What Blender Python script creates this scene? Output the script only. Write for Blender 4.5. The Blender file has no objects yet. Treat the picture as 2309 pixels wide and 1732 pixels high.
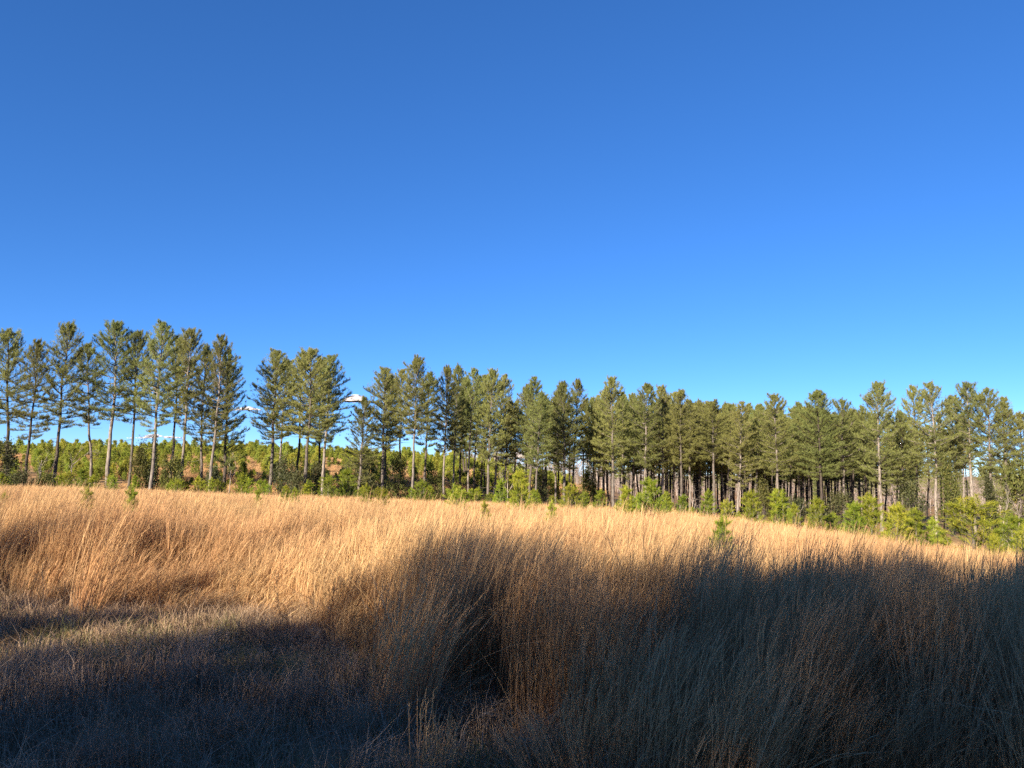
import bpy, math
import numpy as np
from mathutils import Vector

# ------------------------------------------------------------------ camera, sky, sun, exposure
scene = bpy.context.scene
col = scene.collection
W0, H0, F0 = 2309.0, 1732.0, 1734.0           # photograph's pixels and focal length in those pixels
PITCH = math.radians(6.7)
EYE = 1.6
cam_d = bpy.data.cameras.new('camera')
cam_d.sensor_fit = 'HORIZONTAL'
cam_d.angle = 2 * math.atan(W0 / 2 / F0)
cam_d.clip_start, cam_d.clip_end = 0.1, 20000
cam = bpy.data.objects.new('camera', cam_d)
col.objects.link(cam)
cam.location = (0, 0, EYE)
cam.rotation_euler = (math.pi / 2 + PITCH, 0, 0)
scene.camera = cam

SUN_EL, SUN_AZ = math.radians(20), math.radians(32)   # azimuth: to the left of straight behind the camera
SUN = np.array([-math.sin(SUN_AZ) * math.cos(SUN_EL), -math.cos(SUN_AZ) * math.cos(SUN_EL), math.sin(SUN_EL)])
world = bpy.data.worlds.new('World')
scene.world = world
world.use_nodes = True
wn, wl = world.node_tree.nodes, world.node_tree.links
wn.clear()
sky = wn.new('ShaderNodeTexSky')
sky.sky_type = 'NISHITA'
sky.sun_disc = False
sky.sun_elevation = SUN_EL
sky.sun_rotation = math.atan2(SUN[0], SUN[1])
sky.altitude = 2000
sky.air_density = 0.7
sky.dust_density = 0.2
sky.ozone_density = 6.0
hsv = wn.new('ShaderNodeHueSaturation')
hsv.inputs['Saturation'].default_value = 1.19
hsv.inputs['Hue'].default_value = 0.508
hsv.inputs['Value'].default_value = 1.0
bg = wn.new('ShaderNodeBackground')
bg.inputs['Strength'].default_value = 0.096
wo = wn.new('ShaderNodeOutputWorld')
gam = wn.new('ShaderNodeGamma')
gam.inputs['Gamma'].default_value = 0.8
wl.new(sky.outputs[0], gam.inputs['Color'])
wl.new(gam.outputs[0], hsv.inputs['Color'])
wl.new(hsv.outputs[0], bg.inputs['Color'])
wl.new(bg.outputs[0], wo.inputs['Surface'])
sd = bpy.data.lights.new('sun', 'SUN')
sd.energy = 5.0
sd.angle = math.radians(0.53)
sd.color = (1.0, 0.83, 0.62)
sun = bpy.data.objects.new('sun', sd)
col.objects.link(sun)
sun.rotation_euler = Vector(SUN).to_track_quat('Z', 'Y').to_euler()
sun.location = (-30, -40, 40)
vs = scene.view_settings
vs.view_transform, vs.look, vs.gamma, vs.use_curve_mapping, vs.exposure = 'Standard', 'None', 1.0, False, 1.65
scene.cycles.max_bounces = 6
scene.cycles.diffuse_bounces = 4
scene.cycles.transmission_bounces = 3
scene.cycles.use_denoising = False
scene.cycles.use_adaptive_sampling = False
scene.cycles.sample_clamp_indirect = 1.5

# ------------------------------------------------------------------ terrain heights
CP, SP = math.cos(PITCH), math.sin(PITCH)


def ray(px, py):
    u, v = (px - W0 / 2) / F0, (H0 / 2 - py) / F0
    return np.array([u, CP - v * SP, SP + v * CP])


def on_depth(px, py, Y):
    d = ray(px, py)
    return np.array([0, 0, EYE]) + d * (Y / d[1])


A_T = np.array([-0.9, -0.61, -0.32, 0.0, 0.2, 0.32, 0.48, 0.63, 0.9])
S_T = np.array([-0.002, -0.009, -0.020, -0.032, -0.039, -0.052, -0.074, -0.089, -0.10])
R_T = np.array([66, 68, 73, 78, 72, 62, 52, 46, 42.0])
N_T = np.array([9.6, 9.6, 8.8, 4.3, 3.5, 3.2, 3.1, 3.0, 3.0])
FA = np.array([-0.9, -0.35, -0.1, 0.0, 0.15, 0.3, 0.5, 0.9])
FD = np.array([110, 160, 220, 300, 600, 2500.0])
FZ = np.array([[1.7, 1.4, 0.3, -1.2, -2.8, -3.6, -4.3, -4.6],
               [5.2, 4.8, 3.1, 0.6, -3.6, -6.0, -7.0, -7.0],
               [7.6, 7.1, 4.8, 1.7, -4.5, -9.0, -10.0, -10.0],
               [6.0, 6.0, 3.6, 0.2, -6.0, -11.0, -13.0, -13.0],
               [-4, -4, -6, -8, -12, -14, -16, -16],
               [-20] * 8], float)


def smooth_interp(x, xp, fp):
    n = 5
    return sum(np.interp(x + k * 0.05, xp, fp) for k in range(-2, 3)) / n


def field_edge(x, y):
    a = np.clip(x / np.maximum(y, 8.0), -0.9, 0.9)
    return smooth_interp(a, A_T, R_T)


def near_edge(x, y):
    a = np.clip(x / np.maximum(y, 4.0), -0.9, 0.9)
    # left of the middle the mown part ends in a curved front of tall grass
    return np.interp(a, [-0.9, -0.45, -0.28, -0.2, -0.15, -0.08, 0.0, 0.2, 0.9],
                     [10.3, 10.0, 9.6, 8.6, 7.2, 5.2, 4.2, 3.4, 3.0])


def ground_z(x, y):
    x, y = np.asarray(x, float), np.asarray(y, float)
    a = np.clip(x / np.maximum(y, 8.0), -0.9, 0.9)
    s = smooth_interp(a, A_T, S_T)
    R = smooth_interp(a, A_T, R_T)
    yc = np.maximum(y, 0.0)
    near = s * np.minimum(yc, R)
    rows = [np.interp(a, FA, FZ[i]) for i in range(len(FD))]
    far = s * R
    z = near.copy()
    d0, z0 = R, s * R
    for i, dd in enumerate(FD):
        t = np.clip((yc - d0) / (dd - d0), 0, 1)
        if i == 0 or i == len(FD) - 1:
            t = t * t * (3 - 2 * t)
        z = np.where(yc > d0, z0 + (rows[i] - z0) * t, z)
        d0, z0 = dd + 0 * R, rows[i]
    z = z + 0.05 * np.sin(x * 0.7 + 1.3) * np.cos(y * 0.55) * np.clip((np.hypot(x, y) - 2) / 6, 0, 1)
    return z


def gz(x, y):
    return float(ground_z(np.array([x]), np.array([y]))[0])


# ------------------------------------------------------------------ helpers
def mesh_from(name, V, Fc, mats, attrs=None, mat_idx=None, smooth=False):
    """V (n,3); Fc: list of (array of faces k-gon) ; attrs: name -> per-vertex float"""
    me = bpy.data.meshes.new(name)
    if not isinstance(Fc, list):
        Fc = [Fc]
    Fc = [np.asarray(f, np.int32) for f in Fc if len(f)]
    nl = sum(f.size for f in Fc)
    npoly = sum(len(f) for f in Fc)
    me.vertices.add(len(V))
    me.vertices.foreach_set('co', np.asarray(V, np.float32).ravel())
    me.loops.add(nl)
    me.loops.foreach_set('vertex_index', np.concatenate([f.ravel() for f in Fc]))
    me.polygons.add(npoly)
    starts, tot = [], 0
    for f in Fc:
        starts.append(tot + np.arange(len(f), dtype=np.int32) * f.shape[1])
        tot += f.size
    me.polygons.foreach_set('loop_start', np.concatenate(starts).astype(np.int32))
    if smooth:
        me.polygons.foreach_set('use_smooth', np.ones(npoly, bool))
    for m in mats:
        me.materials.append(m)
    if mat_idx is not None:
        me.polygons.foreach_set('material_index', np.asarray(mat_idx, np.int32))
    for k, v in (attrs or {}).items():
        at = me.attributes.new(k, 'FLOAT', 'POINT')
        at.data.foreach_set('value', np.asarray(v, np.float32))
    me.update(calc_edges=True)
    me.validate()
    return me


def link(name, me, parent=None, label=None, cat=None, group=None, kind=None, coll=None):
    o = bpy.data.objects.new(name, me)
    (coll or col).objects.link(o)
    if parent is not None:
        o.parent = parent
    for k, v in (('label', label), ('category', cat), ('group', group), ('kind', kind)):
        if v:
            o[k] = v
    return o


class Soup:
    """collects tubes and blades; per-vertex attributes tone and rise"""
    def __init__(self):
        self.V, self.T, self.Q, self.tone, self.rise, self.n = [], [], [], [], [], 0

    def add(self, V, T=None, Q=None, tone=0.5, rise=0.5):
        V = np.asarray(V, float)
        if T is not None and len(T):
            self.T.append(np.asarray(T, np.int32) + self.n)
        if Q is not None and len(Q):
            self.Q.append(np.asarray(Q, np.int32) + self.n)
        self.V.append(V)
        self.tone.append(np.broadcast_to(tone, (len(V),)).astype(float))
        self.rise.append(np.broadcast_to(rise, (len(V),)).astype(float))
        self.n += len(V)

    def tube(self, P, r, sides=6, tone=0.5, cap=True):
        P = np.asarray(P, float)
        n = len(P)
        r = np.broadcast_to(r, (n,))
        d = np.gradient(P, axis=0)
        d /= np.linalg.norm(d, axis=1, keepdims=True) + 1e-9
        ref = np.array([0.0, 0, 1]) if abs(d[0, 2]) < 0.8 else np.array([1.0, 0, 0])
        u = np.cross(d, ref)
        u /= np.linalg.norm(u, axis=1, keepdims=True) + 1e-9
        v = np.cross(d, u)
        ang = np.arange(sides) * 2 * math.pi / sides
        ring = P[:, None, :] + r[:, None, None] * (np.cos(ang)[None, :, None] * u[:, None, :] + np.sin(ang)[None, :, None] * v[:, None, :])
        q = []
        for i in range(n - 1):
            for k in range(sides):
                k2 = (k + 1) % sides
                q.append((i * sides + k, i * sides + k2, (i + 1) * sides + k2, (i + 1) * sides + k))
        self.add(ring.reshape(-1, 3), Q=q, tone=tone, rise=np.repeat(np.linspace(0, 1, n), sides))

    def needles(self, C, D, n, length, width, spread, rng, tone=None, along=0.0, droop=0.0):
        """n needle triangles from each centre C (m,3) round the shoot direction D (m,3)"""
        m = len(C)
        C = np.repeat(C, n, 0)
        D = np.repeat(D, n, 0)
        R = rng.normal(size=(m * n, 3))
        R /= np.linalg.norm(R, axis=1, keepdims=True)
        d = D * rng.uniform(0.2, 1.0, (m * n, 1)) + R * spread
        d[:, 2] -= droop
        d /= np.linalg.norm(d, axis=1, keepdims=True)
        L = length * rng.uniform(0.65, 1.1, (m * n, 1))
        b = C + D * along * rng.uniform(-1, 1, (m * n, 1))
        s = np.cross(d, rng.normal(size=(m * n, 3)))
        s /= np.linalg.norm(s, axis=1, keepdims=True) + 1e-9
        V = np.stack([b - s * width / 2, b + s * width / 2, b + d * L], 1).reshape(-1, 3)
        T = np.arange(m * n * 3, dtype=np.int32).reshape(-1, 3)
        if tone is None:
            tone = rng.uniform(0, 1, m)
        self.add(V, T=T, tone=np.repeat(tone, 3 * n), rise=np.tile([0, 0, 1.0], m * n))

    def ribbons(self, P, w, tone, rng, side=None):
        """P (m,k,3) centre lines, w (k,) or (m,k) widths; flat blades"""
        m, k = P.shape[:2]
        if side is None:
            th = rng.uniform(0, math.pi, m)
            side = np.stack([np.cos(th), np.sin(th), np.zeros(m)], 1)
        w = np.broadcast_to(w, (m, k))
        A = P - side[:, None, :] * w[..., None] / 2
        B = P + side[:, None, :] * w[..., None] / 2
        V = np.stack([A, B], 2).reshape(-1, 3)
        base = (np.arange(m) * k * 2)[:, None]
        q = np.stack([base + 2 * np.arange(k - 1), base + 2 * np.arange(k - 1) + 1, base + 2 * np.arange(k - 1) + 3, base + 2 * np.arange(k - 1) + 2], -1).reshape(-1, 4)
        self.add(V, Q=q, tone=np.repeat(tone, 2 * k), rise=np.tile(np.repeat(np.linspace(0, 1, k), 2), m))

    def mesh(self, name, mats, smooth=False):
        V = np.concatenate(self.V)
        f = []
        if self.T:
            f.append(np.concatenate(self.T))
        if self.Q:
            f.append(np.concatenate(self.Q))
        return mesh_from(name, V, f, mats, {'tone': np.concatenate(self.tone), 'rise': np.concatenate(self.rise)}, smooth=smooth)


def new_mat(name):
    m = bpy.data.materials.new(name)
    m.use_nodes = True
    nt = m.node_tree
    nt.nodes.clear()
    return m, nt.nodes, nt.links


def attr(n, name):
    a = n.new('ShaderNodeAttribute')
    a.attribute_name = name
    return a.outputs['Fac']


def ramp(n, l, fac, stops):
    r = n.new('ShaderNodeValToRGB')
    e = r.color_ramp.elements
    while len(e) < len(stops):
        e.new(0.5)
    for i, (p, c) in enumerate(stops):
        e[i].position = p
        e[i].color = (*c, 1)
    l.new(fac, r.inputs[0])
    return r.outputs[0]


def mixc(n, l, fac, a, b, mode='MIX'):
    m = n.new('ShaderNodeMix')
    m.data_type = 'RGBA'
    m.blend_type = mode
    if isinstance(fac, (int, float)):
        m.inputs[0].default_value = fac
    else:
        l.new(fac, m.inputs[0])
    for sck, v in ((m.inputs[6], a), (m.inputs[7], b)):
        if isinstance(v, tuple):
            sck.default_value = (*v, 1)
        else:
            l.new(v, sck)
    return m.outputs[2]


def world_noise(n, l, scale, detail=3, lo=0.35, hi=0.65):
    g = n.new('ShaderNodeNewGeometry')
    t = n.new('ShaderNodeTexNoise')
    t.inputs['Scale'].default_value = scale
    t.inputs['Detail'].default_value = detail
    l.new(g.outputs['Position'], t.inputs['Vector'])
    mr = n.new('ShaderNodeMapRange')
    mr.inputs['From Min'].default_value = lo
    mr.inputs['From Max'].default_value = hi
    l.new(t.outputs[0], mr.inputs['Value'])
    return mr.outputs[0]


def leaf_surface(m, n, l, color, transl=0.3, rough=0.6, spec=0.25):
    p = n.new('ShaderNodeBsdfPrincipled')
    p.inputs['Roughness'].default_value = rough
    p.inputs['Specular IOR Level'].default_value = spec
    t = n.new('ShaderNodeBsdfTranslucent')
    mx = n.new('ShaderNodeMixShader')
    mx.inputs[0].default_value = transl
    l.new(color, p.inputs['Base Color'])
    l.new(color, t.inputs['Color'])
    l.new(p.outputs[0], mx.inputs[1])
    l.new(t.outputs[0], mx.inputs[2])
    o = n.new('ShaderNodeOutputMaterial')
    l.new(mx.outputs[0], o.inputs['Surface'])


def foliage_mat(name, stops, transl=0.3, dry=None, spec=0.25):
    m, n, l = new_mat(name)
    c = ramp(n, l, attr(n, 'tone'), stops)
    oi = n.new('ShaderNodeObjectInfo')
    hs = n.new('ShaderNodeHueSaturation')
    mr = n.new('ShaderNodeMapRange')
    mr.inputs['To Min'].default_value, mr.inputs['To Max'].default_value = 0.76, 1.24
    l.new(oi.outputs['Random'], mr.inputs['Value'])
    l.new(mr.outputs[0], hs.inputs['Value'])
    mr2 = n.new('ShaderNodeMapRange')
    mr2.inputs['To Min'].default_value, mr2.inputs['To Max'].default_value = 0.478, 0.52
    fr = n.new('ShaderNodeMath')
    fr.operation = 'FRACT'
    ml = n.new('ShaderNodeMath')
    ml.operation = 'MULTIPLY'
    ml.inputs[1].default_value = 7.31
    l.new(oi.outputs['Random'], ml.inputs[0])
    l.new(ml.outputs[0], fr.inputs[0])
    l.new(fr.outputs[0], mr2.inputs['Value'])
    l.new(mr2.outputs[0], hs.inputs['Hue'])
    l.new(c, hs.inputs['Color'])
    leaf_surface(m, n, l, hs.outputs[0], transl, spec=spec)
    return m


def grass_mat(name, low, high, russet, pale, transl=0.3, patch=0.25):
    m, n, l = new_mat(name)
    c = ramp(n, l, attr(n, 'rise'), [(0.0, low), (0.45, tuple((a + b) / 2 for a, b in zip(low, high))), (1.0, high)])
    c = mixc(n, l, ramp(n, l, attr(n, 'tone'), [(0.0, (0.75,) * 3), (0.35, (0,) * 3), (1.0, (0,) * 3)]), c, russet)
    c = mixc(n, l, ramp(n, l, attr(n, 'tone'), [(0.0, (0,) * 3), (0.7, (0,) * 3), (1.0, (0.7,) * 3)]), c, pale)
    c = mixc(n, l, world_noise(n, l, patch, 4), c, mixc(n, l, 0.55, c, russet))
    oi = n.new('ShaderNodeObjectInfo')
    hs = n.new('ShaderNodeHueSaturation')
    mr = n.new('ShaderNodeMapRange')
    mr.inputs['To Min'].default_value, mr.inputs['To Max'].default_value = 0.6, 1.25
    l.new(oi.outputs['Random'], mr.inputs['Value'])
    l.new(mr.outputs[0], hs.inputs['Value'])
    l.new(c, hs.inputs['Color'])
    leaf_surface(m, n, l, hs.outputs[0], transl, 0.55, 0.2)
    return m


def bark_mat(name, a, b, scale=(6, 6, 1.2)):
    m, n, l = new_mat(name)
    tc = n.new('ShaderNodeTexCoord')
    mp = n.new('ShaderNodeMapping')
    mp.inputs['Scale'].default_value = scale
    l.new(tc.outputs['Object'], mp.inputs['Vector'])
    t = n.new('ShaderNodeTexNoise')
    t.inputs['Scale'].default_value = 2.0
    t.inputs['Detail'].default_value = 6
    l.new(mp.outputs[0], t.inputs['Vector'])
    c = ramp(n, l, t.outputs[0], [(0.35, a), (0.65, b)])
    oi = n.new('ShaderNodeObjectInfo')
    hs = n.new('ShaderNodeHueSaturation')
    mr = n.new('ShaderNodeMapRange')
    mr.inputs['To Min'].default_value, mr.inputs['To Max'].default_value = 0.6, 1.35
    l.new(oi.outputs['Random'], mr.inputs['Value'])
    l.new(mr.outputs[0], hs.inputs['Value'])
    l.new(c, hs.inputs['Color'])
    p = n.new('ShaderNodeBsdfPrincipled')
    p.inputs['Roughness'].default_value = 0.9
    p.inputs['Specular IOR Level'].default_value = 0.15
    bmp = n.new('ShaderNodeBump')
    bmp.inputs['Strength'].default_value = 0.6
    bmp.inputs['Distance'].default_value = 0.03
    l.new(t.outputs[0], bmp.inputs['Height'])
    l.new(bmp.outputs[0], p.inputs['Normal'])
    l.new(hs.outputs[0], p.inputs['Base Color'])
    o = n.new('ShaderNodeOutputMaterial')
    l.new(p.outputs[0], o.inputs['Surface'])
    return m


M_NEEDLE = foliage_mat('pine_needles', [(0.0, (0.12, 0.135, 0.040)), (0.5, (0.242, 0.266, 0.088)), (0.88, (0.32, 0.335, 0.115)), (1.0, (0.36, 0.23, 0.07))], 0.42)
M_YOUNG = foliage_mat('young_pine_needles', [(0.0, (0.10, 0.165, 0.02)), (0.5, (0.22, 0.29, 0.03)), (1.0, (0.38, 0.39, 0.05))], 0.42)
M_HILLP = foliage_mat('hill_pine_needles', [(0.0, (0.15, 0.20, 0.03)), (0.5, (0.27, 0.32, 0.045)), (1.0, (0.38, 0.385, 0.07))], 0.42)
M_EVER = foliage_mat('evergreen_leaves', [(0.0, (0.025, 0.035, 0.016)), (0.6, (0.05, 0.062, 0.022)), (1.0, (0.10, 0.10, 0.035))], 0.2, spec=0.4)
M_OLIVE = foliage_mat('olive_leaves', [(0.0, (0.06, 0.07, 0.022)), (0.6, (0.11, 0.12, 0.03)), (1.0, (0.17, 0.14, 0.045))], 0.25)
M_BARK = bark_mat('pine_bark', (0.08, 0.07, 0.064), (0.215, 0.193, 0.176))
M_DARK_SHADE_BARK = bark_mat('dark_shade_bark', (0.03, 0.026, 0.024), (0.09, 0.075, 0.065))  # dark shrub stems, and pine trunks whose shade is put into the colour
M_GREYBARK = bark_mat('grey_bark', (0.16, 0.14, 0.12), (0.38, 0.34, 0.30))
M_WOODS = bark_mat('far_wood_bark', (0.16, 0.13, 0.12), (0.36, 0.31, 0.28))
M_WEED = bark_mat('dry_weed_stem', (0.035, 0.028, 0.024), (0.10, 0.075, 0.06), (20, 20, 8))
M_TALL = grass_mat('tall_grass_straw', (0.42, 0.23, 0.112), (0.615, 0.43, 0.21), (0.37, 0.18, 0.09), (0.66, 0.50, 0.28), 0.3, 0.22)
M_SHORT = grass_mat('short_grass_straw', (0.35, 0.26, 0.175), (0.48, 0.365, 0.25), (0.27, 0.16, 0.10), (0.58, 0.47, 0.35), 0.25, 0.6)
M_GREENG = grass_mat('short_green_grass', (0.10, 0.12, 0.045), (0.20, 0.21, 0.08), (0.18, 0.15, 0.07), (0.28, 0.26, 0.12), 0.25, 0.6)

m, n, l = new_mat('field_soil')
c = mixc(n, l, world_noise(n, l, 0.35, 5), (0.27, 0.17, 0.085), (0.40, 0.26, 0.12))
c = mixc(n, l, world_noise(n, l, 6.0, 6, 0.4, 0.6), c, (0.20, 0.14, 0.085))
c = mixc(n, l, world_noise(n, l, 0.05, 3, 0.5, 0.7), c, (0.42, 0.22, 0.11))
p = n.new('ShaderNodeBsdfPrincipled')
p.inputs['Roughness'].default_value = 1.0
p.inputs['Specular IOR Level'].default_value = 0.05
l.new(c, p.inputs['Base Color'])
o = n.new('ShaderNodeOutputMaterial')
l.new(p.outputs[0], o.inputs['Surface'])
M_SOIL = m

m, n, l = new_mat('cloud_white')
p = n.new('ShaderNodeBsdfDiffuse')
p.inputs['Color'].default_value = (0.80, 0.80, 0.84, 1)
t = n.new('ShaderNodeBsdfTranslucent')
t.inputs['Color'].default_value = (0.95, 0.95, 0.97, 1)
mx = n.new('ShaderNodeMixShader')
mx.inputs[0].default_value = 0.5
tr = n.new('ShaderNodeBsdfTransparent')
mx2 = n.new('ShaderNodeMixShader')
lw = n.new('ShaderNodeLayerWeight')
lw.inputs['Blend'].default_value = 0.78
ad = n.new('ShaderNodeMath')
ad.operation = 'MULTIPLY_ADD'
ad.use_clamp = True
ad.inputs[1].default_value, ad.inputs[2].default_value = 1.1, 0.3
l.new(lw.outputs['Facing'], ad.inputs[0])
l.new(ad.outputs[0], mx2.inputs[0])
l.new(p.outputs[0], mx.inputs[1])
l.new(t.outputs[0], mx.inputs[2])
l.new(mx.outputs[0], mx2.inputs[1])
l.new(tr.outputs[0], mx2.inputs[2])
o = n.new('ShaderNodeOutputMaterial')
l.new(mx2.outputs[0], o.inputs['Surface'])
M_CLOUD = m

# ------------------------------------------------------------------ ground
gx = np.concatenate([-np.geomspace(4000, 90, 26), np.linspace(-80, 80, 107), np.geomspace(90, 4000, 26)])
gy = np.concatenate([-np.geomspace(4000, 30, 16), np.linspace(-24, 130, 104), np.linspace(135, 330, 40), np.geomspace(350, 9000, 24)])
X, Y = np.meshgrid(gx, gy)
Z = ground_z(X.ravel(), Y.ravel())
nx, ny = len(gx), len(gy)
i, j = np.meshgrid(np.arange(nx - 1), np.arange(ny - 1))
q = np.stack([j * nx + i, j * nx + i + 1, (j + 1) * nx + i + 1, (j + 1) * nx + i], -1).reshape(-1, 4)
link('ground', mesh_from('ground', np.stack([X.ravel(), Y.ravel(), Z], 1), q, [M_SOIL], smooth=True), kind='structure',
     label='brown straw covered ground of the sloping field and hillside', cat='ground')


# ------------------------------------------------------------------ scatter by geometry nodes (only for uncountable stuff)
def scatter(name, protos, P, rot, scl, idx, label, cat):
    coll = bpy.data.collections.new(name + '_kinds')
    for k, me in enumerate(protos):
        coll.objects.link(bpy.data.objects.new('%s_kind_%02d' % (name, k), me))
    me = bpy.data.meshes.new(name)
    me.vertices.add(len(P))
    me.vertices.foreach_set('co', np.asarray(P, np.float32).ravel())
    for k, v in (('rot', rot), ('scl', scl)):
        at = me.attributes.new(k, 'FLOAT_VECTOR', 'POINT')
        at.data.foreach_set('vector', np.asarray(v, np.float32).ravel())
    at = me.attributes.new('pick', 'INT', 'POINT')
    at.data.foreach_set('value', np.asarray(idx, np.int32))
    ob = link(name, me, kind='stuff', label=label, cat=cat)
    ng = bpy.data.node_groups.new(name, 'GeometryNodeTree')
    ng.interface.new_socket('Geometry', in_out='INPUT', socket_type='NodeSocketGeometry')
    ng.interface.new_socket('Geometry', in_out='OUTPUT', socket_type='NodeSocketGeometry')
    N, L = ng.nodes, ng.links
    gi, go = N.new('NodeGroupInput'), N.new('NodeGroupOutput')
    iop = N.new('GeometryNodeInstanceOnPoints')
    ci = N.new('GeometryNodeCollectionInfo')
    ci.inputs['Collection'].default_value = coll
    ci.inputs['Separate Children'].default_value = True
    ci.inputs['Reset Children'].default_value = True
    iop.inputs['Pick Instance'].default_value = True

    def na(nm, ty):
        a = N.new('GeometryNodeInputNamedAttribute')
        a.data_type = ty
        a.inputs['Name'].default_value = nm
        return a.outputs[0]
    L.new(gi.outputs[0], iop.inputs['Points'])
    L.new(ci.outputs[0], iop.inputs['Instance'])
    L.new(na('pick', 'INT'), iop.inputs['Instance Index'])
    L.new(na('rot', 'FLOAT_VECTOR'), iop.inputs['Rotation'])
    L.new(na('scl', 'FLOAT_VECTOR'), iop.inputs['Scale'])
    L.new(iop.outputs[0], go.inputs[0])
    md = ob.modifiers.new('scatter', 'NODES')
    md.node_group = ng
    return ob


# ------------------------------------------------------------------ pine trees
def lerp(a, b, t):
    return a + (b - a) * t


def make_pine(seed, cb=0.45, width=4.6, dens=1.0, openness=0.0, H=16.0, r0=0.17, two_top=False):
    """returns (trunk mesh, crown mesh) of a tall pine, height H"""
    rng = np.random.default_rng(seed)
    tk, cr = Soup(), Soup()
    zz = np.linspace(-0.4, H * 0.97, 16)
    wob = np.cumsum(rng.normal(0, 0.05, (16, 2)), 0)
    wob -= np.outer(zz.clip(0) / H, wob[-1])
    wob -= wob[1] * (1 - np.clip(zz / 3, 0, 1))[:, None]
    P = np.stack([wob[:, 0], wob[:, 1], zz], 1)
    r = r0 * (1.0 - 0.86 * np.clip(zz / H, 0, 1) ** 1.15) * (1 + 0.35 * np.exp(-np.clip(zz, 0, None) / 0.35))
    tk.tube(P, r, 8)

    def axis(z):
        return np.array([np.interp(z, zz, P[:, 0]), np.interp(z, zz, P[:, 1]), z])
    zb = cb * H
    z = zb
    C, D, TN = [], [], []
    while z < H - 0.15:
        t = (z - zb) / (H - zb)
        f = np.interp(t, [0, 0.08, 0.22, 0.45, 0.7, 0.88, 1.0], [0.55, 0.80, 1.0, 0.98, 0.80, 0.42, 0.10])
        nb = rng.integers(3, 6) if t < 0.85 else rng.integers(4, 6)
        a0 = rng.uniform(0, 6.28)
        for b in range(nb):
            if rng.uniform() < openness * (0.5 if t > 0.7 else 1.0):
                continue
            az = a0 + b * 6.283 / nb + rng.normal(0, 0.35)
            Lb = width / 2 * f * rng.uniform(0.72, 1.1)
            e0 = math.radians(np.interp(t, [0, 0.3, 0.7, 1], [0, 12, 36, 62]) + rng.normal(0, 11))
            e1 = e0 + math.radians(rng.uniform(12, 30))
            k = 5
            s = np.linspace(0, 1, k)
            e = lerp(e0, e1, s)
            step = Lb / (k - 1)
            hor = np.concatenate([[0], np.cumsum(np.cos(e[:-1]) * step)])
            ver = np.concatenate([[0], np.cumsum(np.sin(e[:-1]) * step)])
            base = axis(min(z + rng.uniform(-0.32, 0.32), H * 0.965))
            bend = np.cumsum(rng.normal(0, 0.05 * step, k))
            B = base + np.stack([hor * math.cos(az) - bend * math.sin(az), hor * math.sin(az) + bend * math.cos(az), ver], 1)
            rb = max(0.012, 0.05 * Lb / 2.5) * (1 - 0.8 * s)
            tk.tube(B, rb, 3)
            # twigs and tufts
            nt = max(7, int(dens * (7 + Lb * 11)))
            for _ in range(nt):
                u = rng.uniform(0.12, 1.0) ** 0.85
                q = np.array([np.interp(u, s, B[:, c]) for c in range(3)])
                sd_ = az + rng.choice([-1, 1]) * rng.uniform(0.3, 1.2)
                ee = lerp(e0, e1, u) + rng.normal(0.15, 0.25)
                Lt = rng.uniform(0.15, 0.55) * min(1.0, 0.4 + Lb / 2.5) * (1.15 - 0.5 * u)
                dv = np.array([math.cos(sd_) * math.cos(ee), math.sin(sd_) * math.cos(ee), math.sin(ee)])
                tip = q + dv * Lt
                if rng.uniform() < 0.6:
                    tk.tube(np.array([q, tip]), [0.012, 0.006], 3)
                up = dv * 0.75 + np.array([0, 0, 0.5])
                up /= np.linalg.norm(up)
                C.append(tip)
                D.append(up)
                TN.append(rng.beta(2, 2) * 0.86 + (0.14 if rng.uniform() < 0.04 else 0))
                if rng.uniform() < 0.35:
                    C.append(lerp(q, tip, 0.45))
                    D.append(up)
                    TN.append(rng.beta(2, 2) * 0.8)
            C.append(B[-1])
            dd = B[-1] - B[-2]
            dd = dd / np.linalg.norm(dd) + np.array([0, 0, 0.4])
            D.append(dd / np.linalg.norm(dd))
            TN.append(rng.uniform(0.2, 0.85))
        z += rng.uniform(0.38, 0.62) * (0.8 if t > 0.7 else 1.0)
    for k in range(4):
        C.append(axis(H * (0.955 + 0.012 * k)))
        D.append(np.array([0, 0, 1.0]))
        TN.append(0.5)
    # inner foliage between the whorls rounds the crown off
    nf = int(len(C) * 0.22 * (1 - 1.5 * openness))
    tf = rng.beta(1.6, 1.25, nf)
    rf = width / 2 * np.interp(tf, [0, 0.08, 0.22, 0.45, 0.7, 0.88, 1.0], [0.35, 0.6, 0.85, 0.9, 0.76, 0.5, 0.14]) * np.sqrt(rng.uniform(0.15, 1.0, nf))
    af = rng.uniform(0, 6.28, nf)
    lump = 0.75 + 0.25 * np.sin(af * 3 + tf * 17 + seed)
    for t_, r_, a_, l_ in zip(tf, rf, af, lump):
        c0 = axis(zb + t_ * (H - zb) + 0.25 * r_)
        C.append(c0 + np.array([math.cos(a_), math.sin(a_), 0]) * r_ * l_)
        d0 = np.array([math.cos(a_) * 0.6, math.sin(a_) * 0.6, 0.6 + 0.4 * t_])
        D.append(d0 / np.linalg.norm(d0))
        TN.append(rng.beta(2, 2) * 0.85)
    # dead lower stubs and thin limbs below the crown
    for k in range(rng.integers(4, 9)):
        zs = zb * rng.uniform(0.45, 1.0)
        az = rng.uniform(0, 6.28)
        Ls = rng.uniform(0.3, 1.5)
        b0 = axis(zs)
        e = rng.uniform(-0.25, 0.25)
        b1 = b0 + Ls * np.array([math.cos(az) * math.cos(e), math.sin(az) * math.cos(e), math.sin(e)])
        bm_ = (b0 + b1) / 2 + np.array([0, 0, -0.05])
        tk.tube(np.array([b0, bm_, b1]), [0.025, 0.016, 0.006], 3)
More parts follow.
